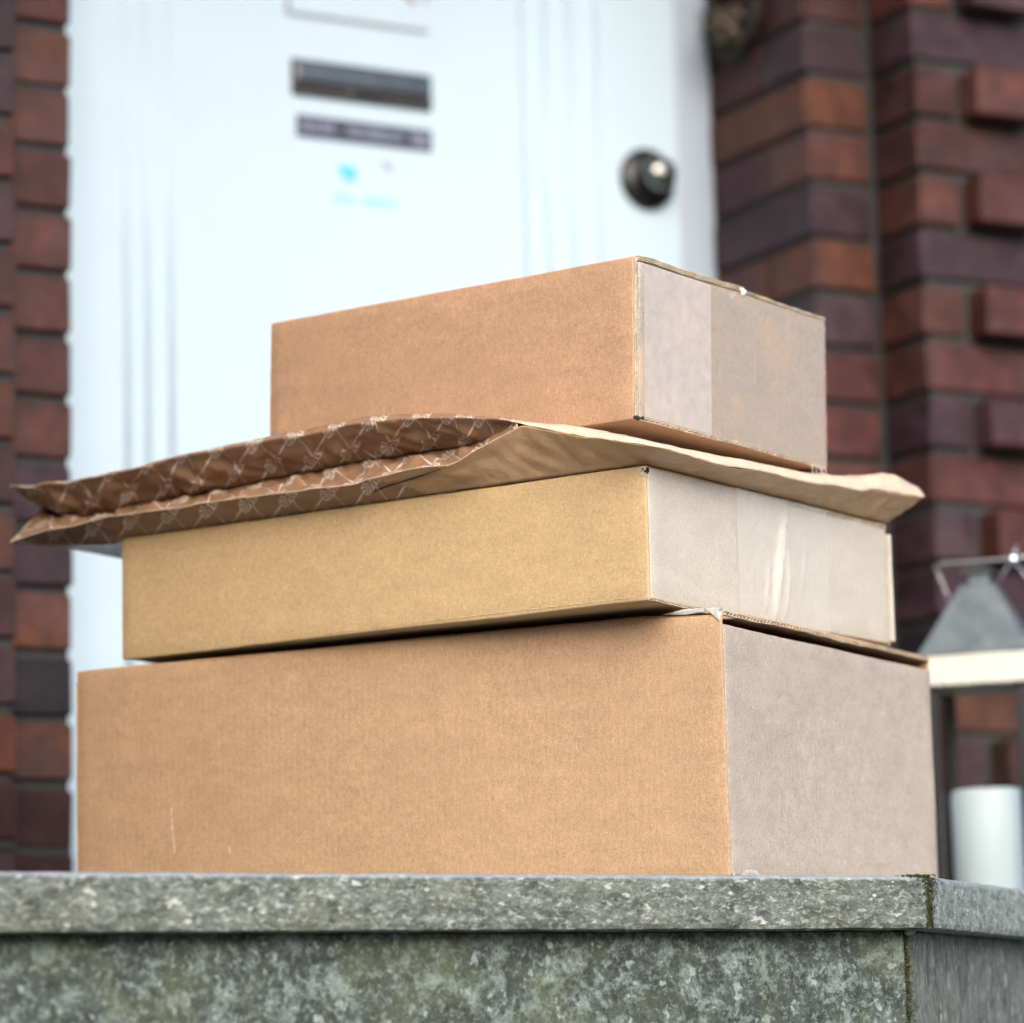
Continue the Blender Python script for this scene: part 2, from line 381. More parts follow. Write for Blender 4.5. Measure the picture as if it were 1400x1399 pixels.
def corrugated(p0, p1, wdir, ndir, th=0.0038, out=0.0015, pitch=0.0075, wob=0.0006, seed=0, lay=1, deep=0.003):
    """raw edge of corrugated board: liners with a fluted sheet between, standing a little proud"""
    p0, p1, wdir, ndir = map(Vector, (p0, p1, wdir, ndir))
    L_ = (p1-p0).length; d = (p1-p0).normalized(); bm = bmesh.new(); n = max(8, int(L_/0.0012))
    def ribbon(fn, t):
        rows = []
        for i in range(n+1):
            s = L_*i/n
            wb = noise.noise(Vector((s*45, seed*3.3, 0)))*wob + noise.noise(Vector((s*9, seed, 4)))*wob*1.6
            o2 = out + noise.noise(Vector((s*60, seed*5, 9)))*0.0009
            c = p0 + d*s + wdir*(fn(s)+wb)
            rows.append([bm.verts.new(c - wdir*t/2 - ndir*deep), bm.verts.new(c - wdir*t/2 + ndir*o2), bm.verts.new(c + wdir*t/2 + ndir*o2), bm.verts.new(c + wdir*t/2 - ndir*deep)])
        for A, B_ in zip(rows, rows[1:]):
            for k in range(3): bm.faces.new((A[k], A[k+1], B_[k+1], B_[k]))
        bm.faces.new(rows[0]); bm.faces.new(rows[-1][::-1])
    for q in range(lay):
        o = q*th
        ribbon(lambda s: o, 0.0005)
        ribbon(lambda s: o + th/2 + sin(s*2*pi/pitch + seed)*(th/2-0.0005), 0.0004)
    ribbon(lambda s: lay*th, 0.0005)
    bmesh.ops.recalc_face_normals(bm, faces=bm.faces)
    return bm

# ------------------------------------------------------------------ ground and far surroundings
bm = bmesh.new(); box(bm, -60, 60, -60, 60, -0.3, 0.0)
gr = obj('ground', bm, 'soil'); gr['kind'] = 'structure'

# ------------------------------------------------------------------ unseen terrace behind the camera, added to block low sky light
opp = thing('added_terrace', 'plain rendered terrace with a dark roof, added across the street to block low sky light', 'house', (0, -30, 0))
bm = bmesh.new(); box(bm, -30, 30, -8, 0, 0, 6.6); obj('wall', bm, 'render_wall', opp)
bm = bmesh.new()
pr = [(-8.4, 6.55), (0.4, 6.55), (-4, 9.4)]
A_ = [bm.verts.new((-30.5, y, z)) for y, z in pr]; B_ = [bm.verts.new((30.5, y, z)) for y, z in pr]
bm.faces.new(A_); bm.faces.new(B_[::-1])
for k in range(3): bm.faces.new((A_[k], B_[k], B_[(k+1) % 3], A_[(k+1) % 3]))
bmesh.ops.recalc_face_normals(bm, faces=bm.faces); obj('roof', bm, 'slot_dark', opp)
for k in range(12):
    for z in (1.0, 3.9):
        bm = bmesh.new(); box(bm, -28+k*5, -26.6+k*5, 0.002, 0.05, z, z+1.5); obj('window', bm, 'slot_metal', opp)
# ------------------------------------------------------------------ house
YH = radians(28.8)
eh = Vector((cos(YH), sin(YH), 0)); nh = Vector((-sin(YH), cos(YH), 0))
house = thing('brick_house', 'dark red clinker brick house front with stepped brick reveals around the white door', 'house', tuple(nh*4.0), (0, 0, YH))
PZ, Z0 = 0.0835, 2.2790
JT = 0.011
def zj(k): return Z0 + k*PZ
BW, BE = 1.551, 2.719            # inner edges of the two brick piers (local x)

# mortar cores, a few mm behind the brick faces
bm = bmesh.new(); R = 0.008
box(bm, -6, 1.429-R+0.006, -0.115+R, 0.60, 0.0, 6.2)
box(bm, -6.01, 0.55-R, -1.75+R, 0.55, 0.0, 6.19)  # core of the added wing that keeps sky light off from the left
box(bm, 1.40, BW-.004, R, 0.59, 0.0, 6.18)
box(bm, BE+R, 2.90, R, 0.585, 0.0, 6.18)
box(bm, 2.835+R, 9, -0.115+R, 0.61, 0.0, 6.2)
box(bm, 1.50, 2.80, 0.28, 0.62, 3.42, 6.17)
box(bm, 1.53, 2.74, 0.02, 0.63, 3.42, 6.16)
obj('wall', bm, 'mortar', house)

def brick_mesh(dx, dy, dz, seed):
    bm = bmesh.new(); box(bm, 0, dx, 0, dy, 0, dz, 0.0035, 1)
    for v in bm.verts:
        v.co += noise.noise_vector(v.co*9 + Vector((seed*7.7, seed, 0)))*0.0022
    me = bpy.data.meshes.new('brick'); bm.to_mesh(me); bm.free(); me.materials.append(M['brick']); return me
BM = {}
def brick(x0, x1, y0, y1, k, rnd=None):
    key = (round(x1-x0, 3), round(y1-y0, 3), random.randrange(3))
    if key not in BM: BM[key] = brick_mesh(x1-x0, y1-y0, PZ-JT, len(BM)+1)
    o = bpy.data.objects.new('brick', BM[key]); COL.objects.link(o); o.parent = house
    o.location = (x0 + random.uniform(-.0012, .0012), y0 + random.uniform(-.002, .002), zj(k)+JT/2 + random.uniform(-.001, .001))
    o.rotation_euler = (0, 0, random.uniform(-.004, .004))
for k in range(-14, 6):
    odd = k % 2
    # right pier face and door reveal
    if odd: brick(BE, 2.829, 0, 0.271, k)
    else: brick(BE, 2.829, 0, 0.118, k); brick(BE, 2.83, 0.129, 0.271, k)
    # step and outer face, right
    if odd:
        brick(2.835, 2.906, -0.115, -0.004, k); brick(2.918, 3.033, -0.157, 0.0, k); brick(3.044, 3.284, -0.115, 0, k)
    else:
        brick(2.835, 3.075, -0.115, -0.004, k); brick(3.086, 3.326, -0.115, 0, k)
    # left pier and outer face
    if odd: brick(1.438, BW, 0, 0.271, k)
    else: brick(1.438, BW, 0, 0.118, k); brick(1.438, BW, 0.129, 0.271, k)
    if odd: brick(1.364, 1.432, -0.115, -0.004, k); brick(1.238, 1.353, -0.157, 0.0, k)
    else: brick(1.192, 1.432, -0.115, -0.004, k)
# the rest of the facade, far outside the picture: one mesh
bm = bmesh.new()
for k in range(-27, 46):
    z0 = zj(k)+JT/2; z1 = z0+PZ-JT
    inner = -14 <= k < 6
    off = 0.125 if k % 2 else 0.0
    x = 0.57 + off
    while x < 8.6:
        x1 = x+0.24
        if inner: break
        if z0 > 3.42 or x1 <= 1.432 or x >= 2.835: box(bm, x, x1, -0.115, 0, z0, z1)
        elif x < 1.432 < x1: box(bm, x, 1.432, -0.115, 0, z0, z1)
        elif x < 2.835 < x1: box(bm, 2.835, x1, -0.115, 0, z0, z1)
        x += 0.251
    if inner:
        x = 1.227 if k % 2 else 1.181
        while x > 0.58: box(bm, max(x-0.24, 0.565), x, -0.115, 0, z0, z1); x -= 0.251
        x = 3.295 if k % 2 else 3.337
        while x < 8.6: box(bm, x, x+0.24, -0.115, 0, z0, z1); x += 0.251
    if not inner and z0 < 3.42:
        box(bm, 1.438, BW, 0.001, 0.25, z0, z1); box(bm, BE, 2.829, 0.001, 0.25, z0, z1)
    # unseen wing added on the left to block sky light: flank and front
    y = -1.75 + (0.0 if k % 2 else 0.12)
    while y < -0.13:
        box(bm, 0.44, 0.55, y, min(y+0.24, -0.118), z0, z1); y += 0.251
    x = 0.43 if k % 2 else 0.55
    while x > -5.9: box(bm, x-0.24, x, -1.75, -1.64, z0, z1); x -= 0.251
o = obj('brickwork', bm, 'brick_field', house); o['kind'] = 'stuff'
# lighter pointed bed joint low on the left pier
bm = bmesh.new(); box(bm, 1.19, 1.4325, -0.113, -0.10, zj(-12)-JT/2-0.001, zj(-12)+JT/2+0.001, 0.001); box(bm, 1.4335, BW-0.002, 0.002, 0.2, zj(-12)-JT/2-0.001, zj(-12)+JT/2+0.001, 0.001)
obj('bed_joint', bm, 'mortar', house)

# shallow unseen slab over the entrance, added to shade door and reveals
bm = bmesh.new(); box(bm, 1.15, 3.12, -0.95, -0.118, 3.44, 3.55, .006, 2); obj('added_canopy', bm, 'frame_paint', house)
# door frame and door
DZ0, DZ1 = 1.20, 3.30
bm = bmesh.new()
box(bm, 2.657, 2.724, 0.273, 0.34, DZ0, DZ1+0.06, 0.004, 2); box(bm, 1.546, 1.613, 0.273, 0.34, DZ0, DZ1+0.06, 0.004, 2)
box(bm, 1.6135, 2.6565, 0.274, 0.34, DZ1, DZ1+0.06, 0.004, 2)
box(bm, 2.700, 2.712, 0.268, 0.2725, DZ0, DZ1+0.06, 0.001)
obj('door_frame', bm, 'frame_paint', house)
bm = bmesh.new(); box(bm, 1.56, 2.71, 0.20, 0.36, 1.15, DZ0-0.002, 0.004, 2); obj('threshold', bm, 'paving', house)
bm = bmesh.new(); box(bm, 1.616, 2.654, 0.265, 0.31, DZ0+0.004, DZ1-0.003, 0.003, 2)
door = obj('door', bm, 'door_paint', house); door['label'] = 'white painted front door with vertical grooves, letter slot and round knob'
def moulding(x0, x1, h=0.014):
    bm = bmesh.new(); n = 12; rows = []
    for z in (DZ0+0.12, DZ1-0.12):
        rows.append([bm.verts.new((x0+(x1-x0)*k/n, 0.2652-h*abs(sin(pi*k/n))**0.45, z)) for k in range(n+1)])
    for k in range(n): bm.faces.new((rows[0][k], rows[0][k+1], rows[1][k+1], rows[1][k]))
    bm.faces.new(rows[0][::-1]); bm.faces.new(rows[1])
    bmesh.ops.recalc_face_normals(bm, faces=bm.faces)
    return obj('moulding', bm, 'door_paint', door, smooth=True)
for a_, b_ in ((1.731, 1.742), (1.762, 1.773), (1.798, 1.809)): moulding(a_, b_, .0035)
for a_, b_ in ((2.376, 2.388), (2.414, 2.430), (2.458, 2.474), (2.506, 2.518)): moulding(a_, b_, .010)
def plate(name, x0, x1, z0, z1, th, mat, y=0.265, bev=0.0015, par=None):
    bm = bmesh.new(); box(bm, x0, x1, y-th, y-0.0002, z0, z1, bev, 2); return obj(name, bm, mat, par or door)
# letter slot: metal frame, flap, dark gap under the flap
bm = bmesh.new()
box(bm, 1.995, 2.224, 0.2605, 0.2648, 2.398, 2.4535, 0.001)
box(bm, 1.999, 2.220, 0.2535, 0.2602, 2.4175, 2.4495, 0.003, 2, 0)
box(bm, 1.999, 2.220, 0.2585, 0.2603, 2.4015, 2.4165, 0.0005, 1, 1)
box(bm, 2.085, 2.135, 0.2535, 0.2583, 2.4035, 2.413, 0.002, 2, 1)
obj('letter_slot', bm, ['slot_metal', 'slot_dark'], door)
# name plate with light blurred lettering strokes
plate('name_plate', 2.0025, 2.2235, 2.3365, 2.3695, 0.002, 'plate_dark')
bm = bmesh.new(); x = 2.011
groups = [(2.010, 2.026, .019), (2.031, 2.037, .014), (2.041, 2.063, .018), (2.085, 2.115, .013), (2.117, 2.150, .016), (2.154, 2.175, .012), (2.190, 2.216, .021)]
for a_, b_, h_ in groups:
    x = a_
    while x < b_-0.001:
        zc = 2.353+random.uniform(-.001, .001)
        box(bm, x, x+0.0022, 0.2622, 0.2628, zc-h_/2, zc+h_/2)
        if random.random() < .6: box(bm, x+.0023, x+0.0040, 0.2622, 0.2628, zc+random.choice((-.4, 0, .4))*h_-.001, zc+random.choice((-.4, 0, .4))*h_*0+.002)
        x += 0.0045
o = obj('lettering', bm, 'plate_ink', door); o['kind'] = 'stuff'
# round pale blue emblem and two short words of pale blue lettering under it
bm = bmesh.new()
bmesh.ops.create_cone(bm, cap_ends=True, segments=24, radius1=0.0125, radius2=0.0125, depth=0.0006, matrix=Matrix.Translation((2.087, 0.2643, 2.289)) @ Matrix.Rotation(pi/2, 4, 'X'))
box(bm, 2.069, 2.080, 0.2641, 0.2646, 2.290, 2.300)
obj('emblem', bm, 'cyan_film', door)
bm = bmesh.new()
for a_, b_, h_ in ((2.060, 2.094, .010), (2.107, 2.128, .012), (2.130, 2.163, .011)):
    x = a_
    while x < b_-0.001:
        box(bm, x, x+0.0032, 0.2642, 0.2646, 2.250-h_/2, 2.250+h_/2); x += 0.005
o = obj('lettering', bm, 'cyan_pale', door); o['kind'] = 'stuff'
bm = bmesh.new(); box(bm, -0.009, 0.009, 0.2642, 0.2646, -0.004, 0.004)
bmesh.ops.rotate(bm, verts=bm.verts, matrix=Matrix.Rotation(radians(25), 3, 'Y')); bmesh.ops.translate(bm, verts=bm.verts, vec=(2.150, 0, 2.307))
obj('mark', bm, 'lilac_mark', door)
# framed notice above the slot: thin grey outline on white, with a slanting dark mark
bm = bmesh.new(); t_ = 0.0062
box(bm, 1.988, 2.221, 0.262, 0.2648, 2.519, 2.519+t_); box(bm, 1.988, 1.988+t_, 0.262, 0.2649, 2.519+t_+.0002, 2.82)
box(bm, 2.221-t_*.7, 2.221, 0.262, 0.2649, 2.56+t_+.0002, 2.82); box(bm, 1.988, 2.221, 0.262, 0.2648, 2.8202, 2.8262)
obj('notice_frame', bm, 'grey_line', door)
bm = bmesh.new(); box(bm, -0.03, 0.03, 0.2636, 0.2646, -0.004, 0.004)
bmesh.ops.rotate(bm, verts=bm.verts, matrix=Matrix.Rotation(radians(40), 3, 'Y')); bmesh.ops.translate(bm, verts=bm.verts, vec=(2.178, 0, 2.583))
obj('mark', bm, 'red_mark', door)
# knob on a round black rosette
bm = bmesh.new(); lathe(bm, [(0.0, 0.0), (0.048, 0.0), (0.049, 0.004), (0.045, 0.010), (0.020, 0.012), (0.0, 0.0125)], 'y', 40, (2.596, 0.2645, 2.334))
obj('rosette', bm, 'rosette', door, smooth=True)
bm = bmesh.new(); lathe(bm, [(0.0, 0.010), (0.012, 0.010), (0.010, 0.016), (0.012, 0.020), (0.020, 0.025), (0.0255, 0.033), (0.0265, 0.041), (0.0235, 0.050), (0.016, 0.056), (0.006, 0.059), (0.0, 0.0592)], 'y', 40, (2.596, 0.2645, 2.334))
obj('knob', bm, 'knob_metal', door, smooth=True)

# dark wreath on the reveal
wr = thing('door_wreath', 'small dark round wreath with a dried brown flower on the shaded brick reveal', 'wreath', tuple(nh*(4.0+0.17) + eh*(2.719-0.012) + Vector((0, 0, 2.588))), (0, 0, YH))
bm = bmesh.new()
for q in range(46):
    a0 = random.uniform(0, 2*pi); ln = random.uniform(.7, 1.5); r_ = random.uniform(.052, .074)
    pts = [(-random.uniform(.004, .012)+.0*k, cos(a0+ln*k/6)*(r_+random.uniform(-.003, .003)), sin(a0+ln*k/6)*(r_+random.uniform(-.003, .003))) for k in range(7)]
    tube(bm, pts, 0.0035, 5)
obj('ring', bm, 'twig', wr)
bm = bmesh.new()
for q in range(26):
    c_ = Vector((-random.uniform(.006, .03), random.uniform(-.03, .03), random.uniform(-.045, .01)))
    bmesh.ops.create_icosphere(bm, subdivisions=1, radius=random.uniform(.006, .012), matrix=Matrix.Translation(c_))
obj('flower', bm, 'dry_flower', wr)

# ------------------------------------------------------------------ raised granite porch the boxes stand on
PT = 1.1635
porch = thing('stone_porch', 'raised grey granite porch with mossy joints and an overhanging coping, under the boxes', 'porch')
YR = radians(66.4); er = Vector((cos(YR), sin(YR), 0)); nr = Vector((-sin(YR), cos(YR), 0))
Cc = Vector((0.3879, 3.1802, 0))                      # coping corner
def miter(s):                                          # corner of a wall face set back by s
    A = Cc + nh*s; Bp = Cc + nr*s
    # intersection of A + t*eh with Bp + q*er
    d = Bp - A; den = eh.x*er.y - eh.y*er.x
    return A + eh*((d.x*er.y - d.y*er.x)/den)
def slab(pts, z0, z1, bev=0.0):
    bm = bmesh.new()
    lo_ = [bm.verts.new((p.x, p.y, z0)) for p in pts]; hi_ = [bm.verts.new((p.x, p.y, z1)) for p in pts]
    n = len(pts); bm.faces.new(lo_[::-1]); bm.faces.new(hi_)
    for k in range(n): bm.faces.new((lo_[k], lo_[(k+1) % n], hi_[(k+1) % n], hi_[k]))
    bmesh.ops.recalc_face_normals(bm, faces=bm.faces)
    if bev: bmesh.ops.bevel(bm, geom=bm.edges[:], offset=bev, segments=2, affect='EDGES', profile=0.6)
    return bm
def rough_up(bm, cell, amp, seed=0):
    for _ in range(8):
        long_ = [e for e in bm.edges if e.calc_length() > cell]
        if not long_ or len(bm.verts) > 60000: break
        bmesh.ops.subdivide_edges(bm, edges=long_, cuts=1, use_grid_fill=True)
    for v in bm.verts: v.co += noise.noise_vector(v.co*60+Vector((seed, 0, 0)))*amp + noise.noise_vector(v.co*14)*amp*0.8
    return bm
CW = 0.30; g_ = 0.0025; BV = 0.006
in_c = miter(CW)
P0 = Cc - eh*(1.05) ; st = slab([P0, Cc-eh*g_, in_c-eh*g_, P0+nh*CW], PT-0.050, PT, BV)
rough_up(st, 0.012, 0.0007, 3)
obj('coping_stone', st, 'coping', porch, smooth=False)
a_ = Cc - eh*1.055; b_ = Cc - eh*1.312
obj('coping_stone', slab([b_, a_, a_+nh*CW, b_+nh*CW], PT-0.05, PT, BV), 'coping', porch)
def to_wall(s0, d=3.885): return (d - s0.dot(nh))/er.dot(nh)
E1 = Cc + er*1.0
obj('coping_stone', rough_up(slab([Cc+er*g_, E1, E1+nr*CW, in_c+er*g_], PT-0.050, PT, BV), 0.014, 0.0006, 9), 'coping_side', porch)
E2 = Cc + er*1.004; E3 = Cc + er*to_wall(Cc); E4 = Cc+nr*CW; E4 = E4+er*to_wall(E4)
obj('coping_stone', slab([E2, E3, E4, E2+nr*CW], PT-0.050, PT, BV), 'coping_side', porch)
# landing floor inside the coping
F0 = in_c + (nh*0.003+eh*-0.004); lw = (3.885-F0.dot(nh)) 
obj('landing_floor', slab([F0-eh*1.29, F0, F0+er*(to_wall(F0)-.002), F0-eh*1.29+nh*(lw-.002)], PT-0.06, PT-0.004, 0.002), 'paving', porch)
# wall slabs under the coping, set back
SB = 0.029; wc = miter(SB); wi = miter(SB+0.20)
obj('wall_slab', slab([wc-eh*1.30, wc-eh*0.003, wi-eh*0.003, wc-eh*1.30+nh*0.2], 0.0, PT-0.0505, 0.002), 'wall_stone', porch)
wq = wc+nr*0.2
obj('wall_slab', slab([wc+er*0.003, wc+er*(to_wall(wc)-.003), wq+er*(to_wall(wq)-.003), wi+er*0.003], 0.0, PT-0.0505, 0.002), 'side_stone', porch)
# moss in the corner joints and hanging a little over them
bm = bmesh.new()
def tuft(c, s):
    for q in range(3):
        a = random.uniform(0, 2*pi); d = Vector((cos(a), sin(a), random.uniform(.2, 1.4))).normalized()
        w_ = d.cross(Vector((0, 0, 1))).normalized()*s*0.35
        vs = [bm.verts.new(c-w_), bm.verts.new(c+w_), bm.verts.new(c+d*s)]; bm.faces.new(vs)
for q in range(900):
    z = PT-0.05+random.random()*0.051; f_ = (z-(PT-.05))/.05
    c = Cc - eh*(random.gauss(0.002, 0.0022+0.005*f_**3)) + nh*random.uniform(-.0012, .002); c.z = z
    tuft(c, random.uniform(.001, .0028))
for q in range(1800):
    c = wc - eh*random.gauss(0.0, 0.0028) + nh*random.uniform(-.0018, .001); c.z = PT-0.052-random.random()**1.0*0.35
    tuft(c, random.uniform(.0012, .003))
for q in range(500):
    c = Cc - eh*(abs(random.gauss(0, .012))) + nh*random.uniform(0, .012); c.z = PT+random.uniform(-.002, .0005)
    tuft(c, random.uniform(.001, .003))
o = obj('moss', bm, 'moss', porch); o['kind'] = 'stuff'
# pale mortar crumb at the underside of the corner
bm = bmesh.new(); 
for q in range(5):
    c = wc.lerp(Cc, .35) - eh*.006 + Vector((random.uniform(-.004, .004), random.uniform(-.004, .004), PT-.0515))
    bmesh.ops.create_icosphere(bm, subdivisions=1, radius=random.uniform(.002, .004), matrix=Matrix.Translation(c))
obj('mortar_crumb', bm, 'mortar_pale', porch)

# ------------------------------------------------------------------ lantern and candle
LY = 4.2; lc = (0.592, LY, PT-0.003)
lan = thing('lantern', 'large lantern with grey metal roof and worn white rim beside the boxes', 'lantern', lc, (0, 0, radians(-18)))
H0 = 1.449-lc[2]; H1 = 1.486-lc[2]; hw = 0.0675
bm = bmesh.new(); box(bm, -hw, hw, -hw, hw, 0.0, 0.022, .002, 2); obj('base', bm, 'worn_white', lan)
for sx in (-1, 1):
    for sy in (-1, 1):
        bm = bmesh.new(); x_ = sx*(hw-.010); y_ = sy*(hw-.010); box(bm, x_-.008, x_+.008, y_-.008, y_+.008, 0.0225, H0-.0005, .0015, 1); obj('post', bm, 'dark_metal', lan)
for k in range(4):
    bm = bmesh.new(); w_ = hw-.0185; box(bm, -w_, w_, hw-.0115, hw-.0095, 0.0228, H0-.001)
    o = obj('pane', bm, 'glass', lan); o.rotation_euler = (0, 0, k*pi/2)
for k in range(4):
    bm = bmesh.new(); w_ = hw+.006
    box(bm, -w_+.0, w_-.0162, w_-.016, w_, H0, H1, .0015, 2)
    rough_up(bm, .012, .0007, k)
    o = obj('rim', bm, 'worn_white', lan); o.rotation_euler = (0, 0, k*pi/2)
bm = bmesh.new(); rh = 1.580-lc[2]; b0 = hw+.0045; t0 = .0215
lo_ = [bm.verts.new((sx*b0, sy*b0, H1+.0005)) for sx, sy in ((-1, -1), (1, -1), (1, 1), (-1, 1))]
hi_ = [bm.verts.new((sx*t0, sy*t0, rh)) for sx, sy in ((-1, -1), (1, -1), (1, 1), (-1, 1))]
bm.faces.new(lo_[::-1]); bm.faces.new(hi_)
for k in range(4): bm.faces.new((lo_[k], lo_[(k+1) % 4], hi_[(k+1) % 4], hi_[k]))
bmesh.ops.bevel(bm, geom=bm.edges[:], offset=.0015, segments=2, affect='EDGES')
obj('roof', bm, 'galvanised', lan)
bm = bmesh.new(); box(bm, -.013, .013, -.013, .013, rh+.0003, rh+.016, .002, 2); box(bm, -.020, .020, -.020, .020, rh+.0165, rh+.020, .001, 1); obj('cap', bm, 'galvanised', lan)
bm = bmesh.new()
tube(bm, [(-.036, -.012, rh-.035), (-.040, -.013, rh-.01), (-.050, -.016, rh+.018), (-.054, -.017, rh+.028), (-.045, -.015, rh+.031), (0, -.014, rh+.030), (.045, -.013, rh+.031), (.085, -.012, rh+.034)], .0024, 6)
tube(bm, [(.020, -.015, rh-.008), (.034, -.014, rh+.014), (.045, -.013, rh+.031), (.052, -.012, rh+.048)], .0022, 6)
tube(bm, [(.045, -.013, rh+.031), (.062, -.012, rh+.006), (.070, -.012, rh-.02)], .0020, 6)
obj('handle', bm, 'wire', lan, smooth=True)
bm = bmesh.new(); bmesh.ops.create_uvsphere(bm, u_segments=20, v_segments=12, radius=.0085, matrix=Matrix.Translation((.0455, -.014, rh+.029)))
obj('ball', bm, 'ball_metal', lan, smooth=True)
cd = thing('candle', 'thick white pillar candle standing inside the lantern', 'candle', (lc[0]-.002, lc[1], lc[2]+.0222))
bm = bmesh.new(); ch = 1.322-lc[2]-.0222
lathe(bm, [(0, 0), (.0455, 0), (.0475, .003), (.0475, ch-.008), (.0455, ch-.002), (.041, ch), (.030, ch-.003), (.012, ch-.008), (0, ch-.009)], 'z', 48)
obj('wax_body', bm, 'wax', cd, smooth=True)
bm = bmesh.new(); tube(bm, [(0, 0, ch-.009), (.001, 0, ch-.001), (.004, 0, ch+.004)], .0012, 6); obj('wick', bm, 'wick', cd)

# ------------------------------------------------------------------ cardboard boxes
T = 0.004
def carton(loc, rot, L, Wd, H, kf, ks, label, seed, slot=0.0, gap_corner=0.0, r=0.0028, crush=None):
    b = thing('cardboard_box', label, 'box', loc, rot, 'cardboard boxes stacked on the porch')
    zt = H
    obj('front_panel', board(-L, 0, 0, T, 0.0, zt, r=0.0019, seed=seed, amp=0.0011, edge=0.00035, extra=crush), kf, b, True)
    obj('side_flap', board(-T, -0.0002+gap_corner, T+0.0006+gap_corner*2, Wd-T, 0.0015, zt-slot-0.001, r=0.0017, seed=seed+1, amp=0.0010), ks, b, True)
    obj('end_panel', board(-L+.0003, -L+T, T+0.0004, Wd-T, 0.001, zt-.001, r=0.0015, seed=seed+2, step=.03), kf, b, True)
    obj('back_panel', board(-L, -.0022, Wd-T+.0003, Wd, 0.0, zt, r=0.0017, seed=seed+3, step=.03), kf, b, True)
    obj('bottom_flap', board(-L+T, -T-.0005, T+.0005, Wd-T, 0.0006, T, r=0.001, seed=seed+4, step=.03, amp=.0004), kf, b, True)
    obj('top_flap', board(-L+.001, -.0008, T*.6, Wd-.001, zt-T*.9, zt+.0012, r=0.0016, seed=seed+5, step=.02, amp=.0005, extra=crush), kf, b, True)
    bm = bmesh.new(); box(bm, -.030, -.029, T+.001, Wd-T-.001, .005, zt-T-.002); obj('inner_flap', bm, 'inner_card', b)
    return b
def crush_big(w, p):
    w = w.copy()
    if p.z > .2:
        k = max(0, 1-abs(p.x+.0)/.085)*max(0, 1-p.y/.05); w.z -= .0065*k**.8
    if .03 < p.y < Wb-.03 and p.z > .2: w.z += .0055*sin(pi*(p.y-.03)/(Wb-.06))**.5*sin(pi*min(1, max(0, -p.x/Lb)))**.4
    k2 = math.exp(-((p.x+.632)**2+(p.z-.02)**2)/.0009); w.y += .0016*k2*(1 if p.x < -.632 else -.6)
    return w
# biggest, at the bottom
yb = -0.514; Lb, Wb, Hb = 0.75131, 0.50903, 0.25064
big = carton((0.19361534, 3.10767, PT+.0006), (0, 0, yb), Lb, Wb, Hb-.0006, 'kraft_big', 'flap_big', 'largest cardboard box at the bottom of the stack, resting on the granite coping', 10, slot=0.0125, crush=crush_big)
obj('corrugated_edge', corrugated((-.001, .006, Hb-.0042), (-.001, Wb-.004, Hb-.0030), (0, 0, 1), (1, 0, 0), th=.0034, out=.0012, wob=.0011, seed=2, deep=.012), 'raw_edge', big)
obj('corrugated_edge', corrugated((-Lb+.001, .0006, .004), (-Lb+.001, .0006, Hb-.012), (0, 1, 0), (-1, 0, 0), th=.0034, out=.0020, pitch=.005, wob=.0002, seed=5), 'raw_edge', big)
# torn pale paper at the top corner and at the foot of the side
def scrap(pts, name, par, mat='worn_paper', th=.0006):
    bm = bmesh.new(); c = sum((Vector(p) for p in pts), Vector())/len(pts); c.z += 0
    vs = [bm.verts.new(Vector(p)+noise.noise_vector(Vector(p)*200)*.0008) for p in pts]; cv = bm.verts.new(c+Vector((.0012, -.0012, .0006)))
    for k in range(len(vs)): bm.faces.new((vs[k], vs[(k+1) % len(vs)], cv))
    bmesh.ops.solidify(bm, geom=bm.faces[:], thickness=th)
    return obj(name, bm, mat, par)
scrap([(-.016, -.0016, Hb+.0012), (.0012, -.0018, Hb+.0012), (.0016, .003, Hb-.002), (-.0015, -.0016, Hb-.0125), (-.007, -.0016, Hb-.006)], 'torn_paper', big)
scrap([(-.062, -.0006, Hb-.0006), (-.040, -.0016, Hb+.0022), (-.0165, -.0016, Hb+.0022), (-.0165, -.0014, Hb-.0022), (-.036, -.0014, Hb-.0024)], 'torn_paper', big)
scrap([(.0006, .018, .0), (.0009, .026, .006), (.0009, .040, .0085), (.0009, .056, .007), (.0006, .070, .0)], 'torn_paper', big)
scrap([(.0004, .0045, .0), (.0006, .007, .0035), (.0006, .012, .0)], 'torn_paper', big)
# crease and scuffs on the front of the big box
def scuffs(par, y, specs, seed, mat='worn_paper'):
    rnd = random.Random(seed); bm = bmesh.new()
    for (x, z, ang, ln, w_) in specs:
        d = Vector((cos(ang), 0, sin(ang))); p = Vector((x, y-.00045, z)); pts = []
        n = max(3, int(ln/.002)); rads = []
        for i in range(n+1):
            q = p + d*ln*i/n + Vector((rnd.uniform(-1, 1), 0, rnd.uniform(-1, 1)))*w_*1.2
            q.y = y + .0001; pts.append(q); rads.append(w_*rnd.uniform(.25, 1))
        tube(bm, pts, rads, 5)
    return obj('scuff', bm, mat, par)
scuffs(big, -.0004, [(-.632, .012, radians(70), .020, .0007), (-.634, .020, radians(120), .012, .0006), (-.629, .010, radians(10), .012, .0006), (-.628, .055, radians(95), .045, .00035), (-.560, .050, radians(90), .008, .0003)], 4)
scuffs(big, -.0003, [(-.187+.006*k, .137+.0008*k, 0, .0035, .0003) for k in range(6)] + [(-.158, .129+.002*k, pi/2, .001, .0003) for k in range(4)] + [(-.115+.006*k, .040, 0, .003, .0003) for k in range(5)] + [(-.088, .043+.005*k, pi/2, .002, .0003) for k in range(4)], 5, 'flap_mid')
